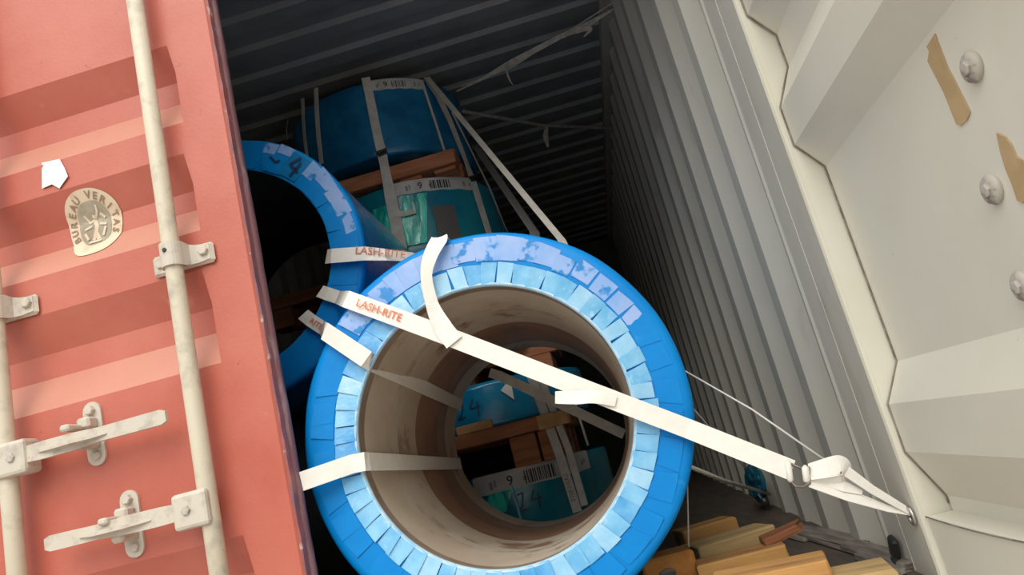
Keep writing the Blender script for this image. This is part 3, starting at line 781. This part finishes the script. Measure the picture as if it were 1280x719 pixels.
# ================================================================== STRAPS
NF = V((0, -1, 0))
def strap(pts, normals, width, label, group=None, material='strap', step=.03, smooth=False, texts=(), thick=.0016, name='lashing_strap', cat='strap'):
    pts = [V(q) for q in pts]; K = len(pts); p, par = [], []
    if smooth:
        p = spline(pts, 10); par = [i / 10 for i in range(len(p))]
    else:
        for i, (q0, q1) in enumerate(zip(pts, pts[1:])):
            k = max(1, int((q1 - q0).length / step))
            for j in range(k): p.append(q0.lerp(q1, j / k)); par.append(i + j / k)
        p.append(pts[-1]); par.append(K - 1)
    def samp(vals, f):
        f = f * (len(vals) - 1) / (K - 1); k = min(int(f), len(vals) - 2)
        return vals[k] + (vals[k+1] - vals[k]) * (f - k)
    w = [samp(width, f) for f in par] if isinstance(width, (list, tuple)) else width
    nn = [samp(normals, f).normalized() for f in par] if isinstance(normals, list) else normals
    o = ribbon(name, p, nn, w, material, thick=thick, origin=p[0]); tag(o, label, cat, group)
    for s, pa, pb, size in texts:
        pa, pb = V(pa), V(pb); ex = (pb - pa).normalized()
        n = NF - ex * NF.dot(ex); n.normalize(); ey = n.cross(ex)
        if ey.z < 0: ey = -ey
        put_text('lettering', s, size, (pa + pb) / 2 + n * .0022, ex, ey, 'orange', o, .0003)['label'] = 'orange printed lettering'
    return o
YF = .082      # just proud of the front coil's end face
def rim_hit(A, B, Y=.10, R=RO):      # where a strap seen along A-B first meets the front coil's rim
    for i in range(401):
        f = i / 400; p = onY(A[0] + (B[0] - A[0]) * f, A[1] + (B[1] - A[1]) * f, Y)
        if math.hypot(p.x + .2555, p.z - .495) <= R: return p, (A[0] + (B[0] - A[0]) * f, A[1] + (B[1] - A[1]) * f)
    return p, B
# strap B: from coil 2 across the front coil to the buckle by the post
b0, b1 = onY(400, 364, .60), onY(408, 367, .585)
bR, bpx = rim_hit((408, 367), (480, 390)); bR = bR + V((-.004, -.012, .004))
b2, b3, b4, b5 = onY(545, 415, YF - .002), onY(745, 492, YF - .002), onY(860, 536, YF), onY(990, 588, .045)
strap([b0, b1, onY(422, 371.5, .585), bR, onY(480, 391, YF), b2, b3, b4, b5], [V((.3, -1, 0)), NF, V((-.1, -1, .1)), V((-.25, -1, .2)), NF, NF, NF, NF, NF], .041, 'long white lashing strap crossing the front coil bore to the buckle', 'white lashing straps',
      texts=[('LASH-RITE', onY(450, 380, YF - .002), onY(498, 397, YF - .002), .025)])
# strap A
strap([onY(408, 321, .605), onY(414, 320, .583), onY(455, 317, .582), onY(482, 318.5, .60), onY(520, 322, .72), onY(548, 326, .9)], [NF, NF, V((.2, -1, .1)), V((.55, -.8, .3)), V((.7, -.5, .4)), V((.7, -.5, .4))], .046,
      'short white lashing strap wrapped over the rim of the coil numbered 4', 'white lashing straps',
      texts=[('LASH-RITE', onY(446, 313, .580), onY(505, 319, .60), .034)])
# strap D
dR, dpx = rim_hit((396, 405), (459, 450)); dR = dR + V((-.004, -.012, .002))
IN = V((.85, -.30, -.40))
strap([onY(379, 393, .62), onY(388, 400, .585), onY(403, 410, .585), dR, onY(458, 449, YF), onY(464, 453, .105), onY(577, 507, 1.19)], [V((.3, -1, 0)), NF, V((-.1, -1, 0)), V((-.2, -1, 0)), NF, IN, IN], .041,
      'white lashing strap running down into the front coil bore', 'white lashing straps', texts=[('RITE', onY(389, 401, .583), onY(402, 409.5, .583), .024)])
# strap E
dE = onY(372, 603, .03).z
INE = V((.95, -.28, .0))
strap([V((DX1 - .0, .056, dE)), V((DX1 + .012, .040, dE)), onY(440, 580, YF), onY(456, 577, YF), onY(462, 577, .105), onY(576, 580, 1.19)], [NF, V((-.2, -1, 0)), NF, NF, INE, INE], .041,
      'white lashing strap from the red door edge into the front coil bore', 'white lashing straps')
# loop C, hooked over the top rim
cp = onY(548, 293, .10); cd = V((cp.x + .2555, 0, cp.z - .495)).normalized(); cc = V((-.2555, 0, .495))
strap([cc + cd * (RO + .003) + V((.0, .20, 0)), cc + cd * (RO + .003) + V((.0, .115, 0)), cc + cd * (RO - .004) + V((0, .088, 0)), onY(538, 320, .079), onY(533, 345, .077), onY(540, 380, .076), onY(553, 408, .075), onY(568, 428, .074)],
      [cd, (cd + NF), NF, NF, V((.3, -1, 0)), V((.5, -1, 0)), NF, NF], [.036, .036, .038, .034, .026, .030, .042, .044], 'twisted white strap loop hanging over the top rim of the front coil', 'white lashing straps', smooth=True)
# folded tail on strap B
strap([onY(694, 497, .070), onY(720, 497, .066), onY(745, 496, .070), onY(770, 502, .076)], [NF, V((0, -1, .3)), NF], [.026, .030, .030, .022], 'loose white strap tail sticking out beside the front coil bore', smooth=True)
# strap across the far end of the bore, shade put into its grey
strap([onY(612, 466, 1.24), onY(625, 470, 1.235), onY(700, 505, 1.24), onY(780, 543, 1.26)], NF, .036, 'lashing strap greyed for shade, stretched behind the front coil bore', material='strap_grey')
# strap from the buckle to the post (two runs) and its bow
an = V((XR - .004, .02, onX(1133, 641, XR - .004).z))
strap([onY(1012, 590, .042), onY(1030, 586, .030), onY(1050, 582, .028), onY(1058, 588, .026), onY(1052, 598, .030), onY(1030, 602, .038), onY(1012, 602, .042)],
      [V((.1, -1, .5)), V((.1, -1, .4)), V((.6, -1, 0)), V((1, -.6, 0)), V((.3, -.8, -.6)), V((0, -1, -.5))], [.034, .038, .040, .036, .030, .028, .028], 'white strap bow looped through the wire buckle', smooth=True)
strap([onY(1055, 587, .027), onY(1090, 612, .022), an + V((.0, 0, .004))], V((.3, -1, .6)), [.026, .020, .014], 'upper white strap run from the bow to the corner post')
strap([onY(1012, 603, .040), onY(1060, 619, .032), onY(1110, 636, .024), an], V((.2, -1, .5)), [.022, .026, .014, .008], 'lower white strap run from the buckle to the corner post')
strap([onY(1030, 603, .042), onY(1055, 608, .034), onY(1078, 616, .032)], V((.1, -1, .3)), [.012, .022, .010], 'short white strap end below the bow')
# wire buckle
bk = empty('wire_buckle', onY(1000, 592, .04), 'steel wire buckle joining the white strap to its bow', 'buckle')
def bkp(x, y, Y): return onY(x, y, Y) - bk.location
tube('wire_frame', [bkp(*q) for q in ((988, 580, .042), (987, 600, .040), (994, 608, .034), (1004, 609, .032), (1012, 604, .036), (1011, 584, .040), (1001, 585, .042), (988, 580, .042))], .0026, 'steel_dark', bk, 8)
tube('strap_fold', [bkp(*q) for q in ((984.5, 576, .040), (985, 579, .039), (988, 600, .039), (988.5, 603, .040))], [.003, .0062, .0062, .003], 'strap', bk, 12)
tube('strap_fold', [bkp(*q) for q in ((1006, 582, .040), (1006.5, 585, .038), (1008.5, 601, .038), (1009, 604, .040))], [.003, .0072, .0072, .003], 'strap', bk, 12)
# lashing ring at the post
rg = [an + V((.0, .012 * math.cos(2*math.pi*k/14) , -.004 + .016 * math.sin(2*math.pi*k/14))) for k in range(15)]
o = tube('lashing_ring', [p - an for p in rg], .0035, 'steel', None, 8); o.location = an; tag(o, 'small steel lashing ring on the corner post', 'ring')

# straps on the standing stack -------------------------------------------------
def on_stack(x, y, c, R=.447): return onCyl(x, y, (c.location.x, c.location.y), R)
def rad(p, c): return V((p.x - c.location.x, p.y - c.location.y, 0)).normalized()
def vstrap(rows, label, width, material='strap_grey', group='straps on the standing stack'):
    pts = [on_stack(x, y, c, .447 + (extra[0] if extra else 0)) for x, y, c, *extra in rows]
    nn = [rad(p, r[2]) for p, r in zip(pts, rows)]
    o = ribbon('binding_strap', pts, nn, width, material, thick=.002, origin=pts[0]); tag(o, label, 'strap', group); return o, pts, nn
s1, p1, n1 = vstrap([(457, 97, cE), (461, 115, cE), (466, 140, cE), (472, 170, cE), (477, 190, cE), (480, 205, cE, .01), (484, 225, cD, .008), (488, 245, cD, .010), (493, 268, cD, .010), (499, 300, cD, .010), (503, 320, cD, .010)],
       'wide white strap down the left of the printed labels', [.040] * 4 + [.044, .040, .044, .052, .054, .054, .05])
s2, p2, n2 = vstrap([(533, 97, cE), (548, 120, cE), (562, 150, cE), (576, 185, cE), (583, 203, cE, .01), (590, 222, cD, .008), (597, 245, cD), (604, 268, cD), (611, 290, cD), (620, 312, cD)],
       'wide white strap down the right of the printed labels', [.046, .044, .042, .042, .042, .042, .044, .044, .042, .042])
vstrap([(527, 100, cE), (535, 125, cE), (545, 155, cE), (556, 190, cE)], 'thin white strap edge beside the right label end', .014)
vstrap([(378, 123, cE), (379, 150, cE), (381, 175, cE), (385, 205, cE)], 'narrow white strap nearest the edge of the topmost coil', .026)
vstrap([(395, 110, cE), (396, 140, cE), (398, 170, cE), (402, 205, cE)], 'narrow white strap on the topmost coil beside bare blue film', .026)
vstrap([(360, 150, cE), (358, 160, cE), (359, 175, cE)], 'faint strap at the far flank of the topmost coil', .010)
vstrap([(565, 140, cE), (590, 190, cE, .01), (612, 235, cD), (632, 285, cD), (640, 300, cD)], 'thin white strap curving down the flank of the upper coils', .018)
for k, (pp, nn_, lab) in enumerate(((p1[4], n1[4], 'on the left label strap'), (p2[5], n2[5], 'on the right label strap'))):
    bm = bmesh.new(); bbox(bm, (-.024, -.008, -.009), (.024, .006, .006), .002); bbox(bm, (-.022, -.010, -.020), (.022, .004, -.013), .002)
    o = frombm('strap_clip', bm, 'black'); o.location = pp + nn_ * .006; o.rotation_euler = (0, math.radians(-13), math.atan2(nn_.y, nn_.x) + math.pi/2)
    tag(o, 'black strap clip ' + lab, 'clip')
# horizontal strap end on D
q = [on_stack(x, y, cD, .460) for x, y in ((492, 268), (505, 267), (520, 264))]
o = ribbon('strap_tail', q, [rad(p, cD) for p in q], [.03, .026, .018], 'strap_grey', origin=q[0]); tag(o, 'short strap tail on the teal coil beside its painted highlight', 'strap')
# pair of straps through the bore view
def pair(rows, label, w):
    pts = [onY(x, y, 1.468) for x, y in rows]; o = ribbon('binding_strap', pts, NF, w, 'strap_grey', thick=.002, origin=pts[0]); tag(o, label, 'strap', 'straps on the standing stack'); return o
sA = pair([(664, 470), (680, 515), (700, 570), (722, 640)], 'white printed strap of the crossing pair, seen through the front bore', .036)
tv, tf = text_geo('LASH-RITE', .024, .0003)
ex = (onY(720, 634, 1.466) - onY(704, 585, 1.466)).normalized(); oo = onY(712, 610, 1.464); ey = NF.cross(ex)
mk('lettering', [oo + ex * v.x - ey * v.y - sA.location for v in tv], tf, 'ink_grey', sA)
pair([(675, 470), (690, 510), (710, 560), (731, 632)], 'white plain strap of the crossing pair, seen through the front bore', .028)
vstrap([(712, 475, cB), (718, 500, cB), (725, 525, cB), (735, 557, cB)], 'thin grey strap right of the pallet end, seen through the front bore', .016)

# diagonal strap from stack top to the front coil and a second one, shadow put into its dark colour
top = on_stack(534, 97, cE, .46)
e1 = onY(702, 300, .92); e2 = V((.02, .86, .83))
strap([top, e1, V((.03, .80, .832))], V((.5, -.6, .5)).normalized(), .034, 'white strap slanting down from the stack top to the front coil', 'slanting straps', material='strap_grey')
t2_ = on_stack(590, 185, cE, .45) if False else onY(596, 185, 1.6)
strap([t2_, onY(668, 290, 1.05), V((-.12, .98, .908))], V((.5, -.6, .5)).normalized(), .040, 'strap coloured dark for the shadow, slanting beside the standing stack', 'slanting straps', material='grey_tag')
# strips to the wall under the roof
w1 = V((XR - .004, 1.51, onX(769, 13, XR).z))
s0 = onY(571, 114, 1.72)
strap([s0, onY(600, 100, 1.69), onY(640, 78, 1.65), onY(700, 46, 1.585), onY(725, 36, 1.555), w1], V((0, -.7, -.7)), [.006, .012, .03, .022, .030, .006], 'torn grey film strip strung below the roof to the wall', 'strips under the roof', material='film_clear')
strap([onY(575, 108, 1.72), onY(640, 84, 1.66), w1 + V((0, 0, .03))], V((0, -.7, -.7)), .006, 'thin grey cord strung below the roof beside the torn film', 'strips under the roof', material='film_clear')
strap([onY(634, 78, 1.65), onY(633, 88, 1.645), onY(637, 100, 1.64), onY(641, 106, 1.64)], V((-.3, -1, 0)), [.02, .010, .008, .003], 'curled end of torn film hanging from the strip under the roof', material='film_clear', smooth=True)
strap([onY(706, 44, 1.57), onY(722, 38, 1.55), onY(738, 36, 1.54), onY(730, 46, 1.54)], V((0, -1, 0)), [.01, .03, .02, .004], 'crumpled film knot on the strip near the wall top', material='film_clear', smooth=True)
w2 = V((XR - .004, 2.98, onX(766, 160, XR).z))
strap([onY(578, 139, 1.9), onY(680, 157, 2.5), w2], V((0, -.7, -.7)), .016, 'dim grey strip crossing below the roof deep inside', 'strips under the roof', material='film_clear')
strap([onY(684, 158, 2.52), onY(682, 170, 2.5), onY(685, 184, 2.5)], NF, [.014, .03, .012], 'small film tag hanging from the dim strip', material='film_clear', smooth=True)

# thin cords on the right
def cord(pts, label, r=.0018, m_='cord'):
    p = [V(q) for q in pts]; o = tube('cord', [q - p[0] for q in p], r, m_, None, 6); o.location = p[0]; tag(o, label, 'cord', 'thin cords beside the front coil'); return o
cord([V((.183, .26, onY(858, 455, .26).z)), onY(940, 512, .15), onY(1038, 580, .055)], 'thin white cord from the front coil to the strap bow', .0022)
cord([onY(866, 510, .5), onY(905, 555, .8), onX(948, 604, XR - .01)], 'thin cord slanting to the teal film scrap', .0016, 'strap_grey')
cord([onY(861, 583, .5), onY(905, 601, .9), onX(962, 618, XR - .01)], 'thick grey cord lying low beside the timbers', .006, 'strap_grey')
cord([onY(859, 600, .30), onY(860, 640, .30), onY(861, 684, .30)], 'short cord hanging beside the notched timber block', .0018, 'strap_grey')

# ================================================================== TIMBERS AND LITTER
def timber(pr, pl, w, h, material, label, zt=None, name='timber', jag=.004, bev=.004):
    """right-end and left-end pixels of the top face centre line, timber lying with its top at zt"""
    zt = h if zt is None else zt
    a, b = onZ(*pr, zt), onZ(*pl, zt)
    o = beam(name, b, a, w, h, material, None, bev, jag=jag); tag(o, label, 'timber', 'timbers under and beside the front coil'); return o
timber((1031, 693), (890, 722), .10, .085, 'wood', 'thick yellow pine beam with a clean sawn end')
timber((1112, 702), (1038, 717), .13, .055, 'wood_pale', 'flat pale pine block nearest the corner post')
timber((978, 678), (868, 704), .10, .070, 'wood', 'scored yellow pine beam with notches along its face')
timber((955, 655), (862, 682), .12, .075, 'wood_pale', 'pale pine beam with a ragged split end')
timber((912, 645), (846, 664), .09, .085, 'wood', 'farthest pine beam beside the front coil')
o = beam('timber', onZ(950, 674, .085), onY(999, 651, onZ(975, 662, .10).y + .03), .055, .018, 'wood_red', None, .003, jag=.014)
tag(o, 'red-brown board offcut leaning on the pine beams', 'timber', 'timbers under and beside the front coil')
k = box('timber_block', (-.065, -.05, 0), (.065, .05, .10), 'wood_orange', None, .006)
c_ = onZ(830, 693, .10); k.location = (c_.x, c_.y + .02, 0); k.rotation_euler.z = .1
tag(k, 'orange pine block with a dark knot wedged under the front coil', 'timber', 'timbers under and beside the front coil')
bm = bmesh.new(); bmesh.ops.create_icosphere(bm, subdivisions=2, radius=.022)
for v in bm.verts: v.co.y *= .25; v.co.z *= .6
kn = frombm('wood_knot', bm, 'wood_grey', k, True); kn.location = (-.01, -.05, .06)
for i, (x, y, z) in enumerate(((-.255, .30, .054), (-.262, 1.05, .042))):
    o = box('dunnage_board', (-.20, -.06, 0), (.20, .06, z + .001), 'wood_grey', None, .004); o.location = (x, y, 0)
    tag(o, ['grey dunnage board under the open end of the front coil', 'grey dunnage board under the far end of the front coil'][i], 'timber')
for i, (pr_, pl_, w, h, lab) in enumerate((((1140, 700), (1060, 676), .05, .02, 'splintered grey board along the foot of the grey wall'),
                                            ((1075, 678), (1010, 662), .07, .018, 'weathered grey board lying behind the pale block'),
                                            ((1120, 712), (1075, 690), .035, .014, 'short grey splinter beside the pale block'),
                                            ((1020, 668), (985, 660), .09, .012, 'flat grey offcut behind the red-brown board'))):
    o = timber(pr_, pl_, w, h, 'wood_grey', lab, name='wood_splinter', jag=.012)
# dark clip hooked at the wall foot
c_ = onX(1117, 682, XR - .012)
bm = bmesh.new(); bbox(bm, (-.008, -.018, -.028), (.006, .012, .022), .005); bbox(bm, (-.012, -.03, -.034), (.004, .0, -.02), .004)
o = frombm('hook', bm, 'black'); o.location = c_; o.rotation_euler = (.5, 0, 0); tag(o, 'black metal hook at the foot of the grey wall', 'hook')
# crumpled teal film
bm = bmesh.new(); bmesh.ops.create_icosphere(bm, subdivisions=3, radius=.07)
for v in bm.verts: v.co *= 1 + random.uniform(-.28, .18); v.co.x *= .45; v.co.y *= 1.5
o = frombm('film_scrap', bm, 'scrap'); c_ = onX(944, 604, XR - .045); o.location = (XR - .045, c_.y, max(c_.z, .05)); tag(o, 'crumpled teal film scrap against the foot of the grey wall', 'film scrap')
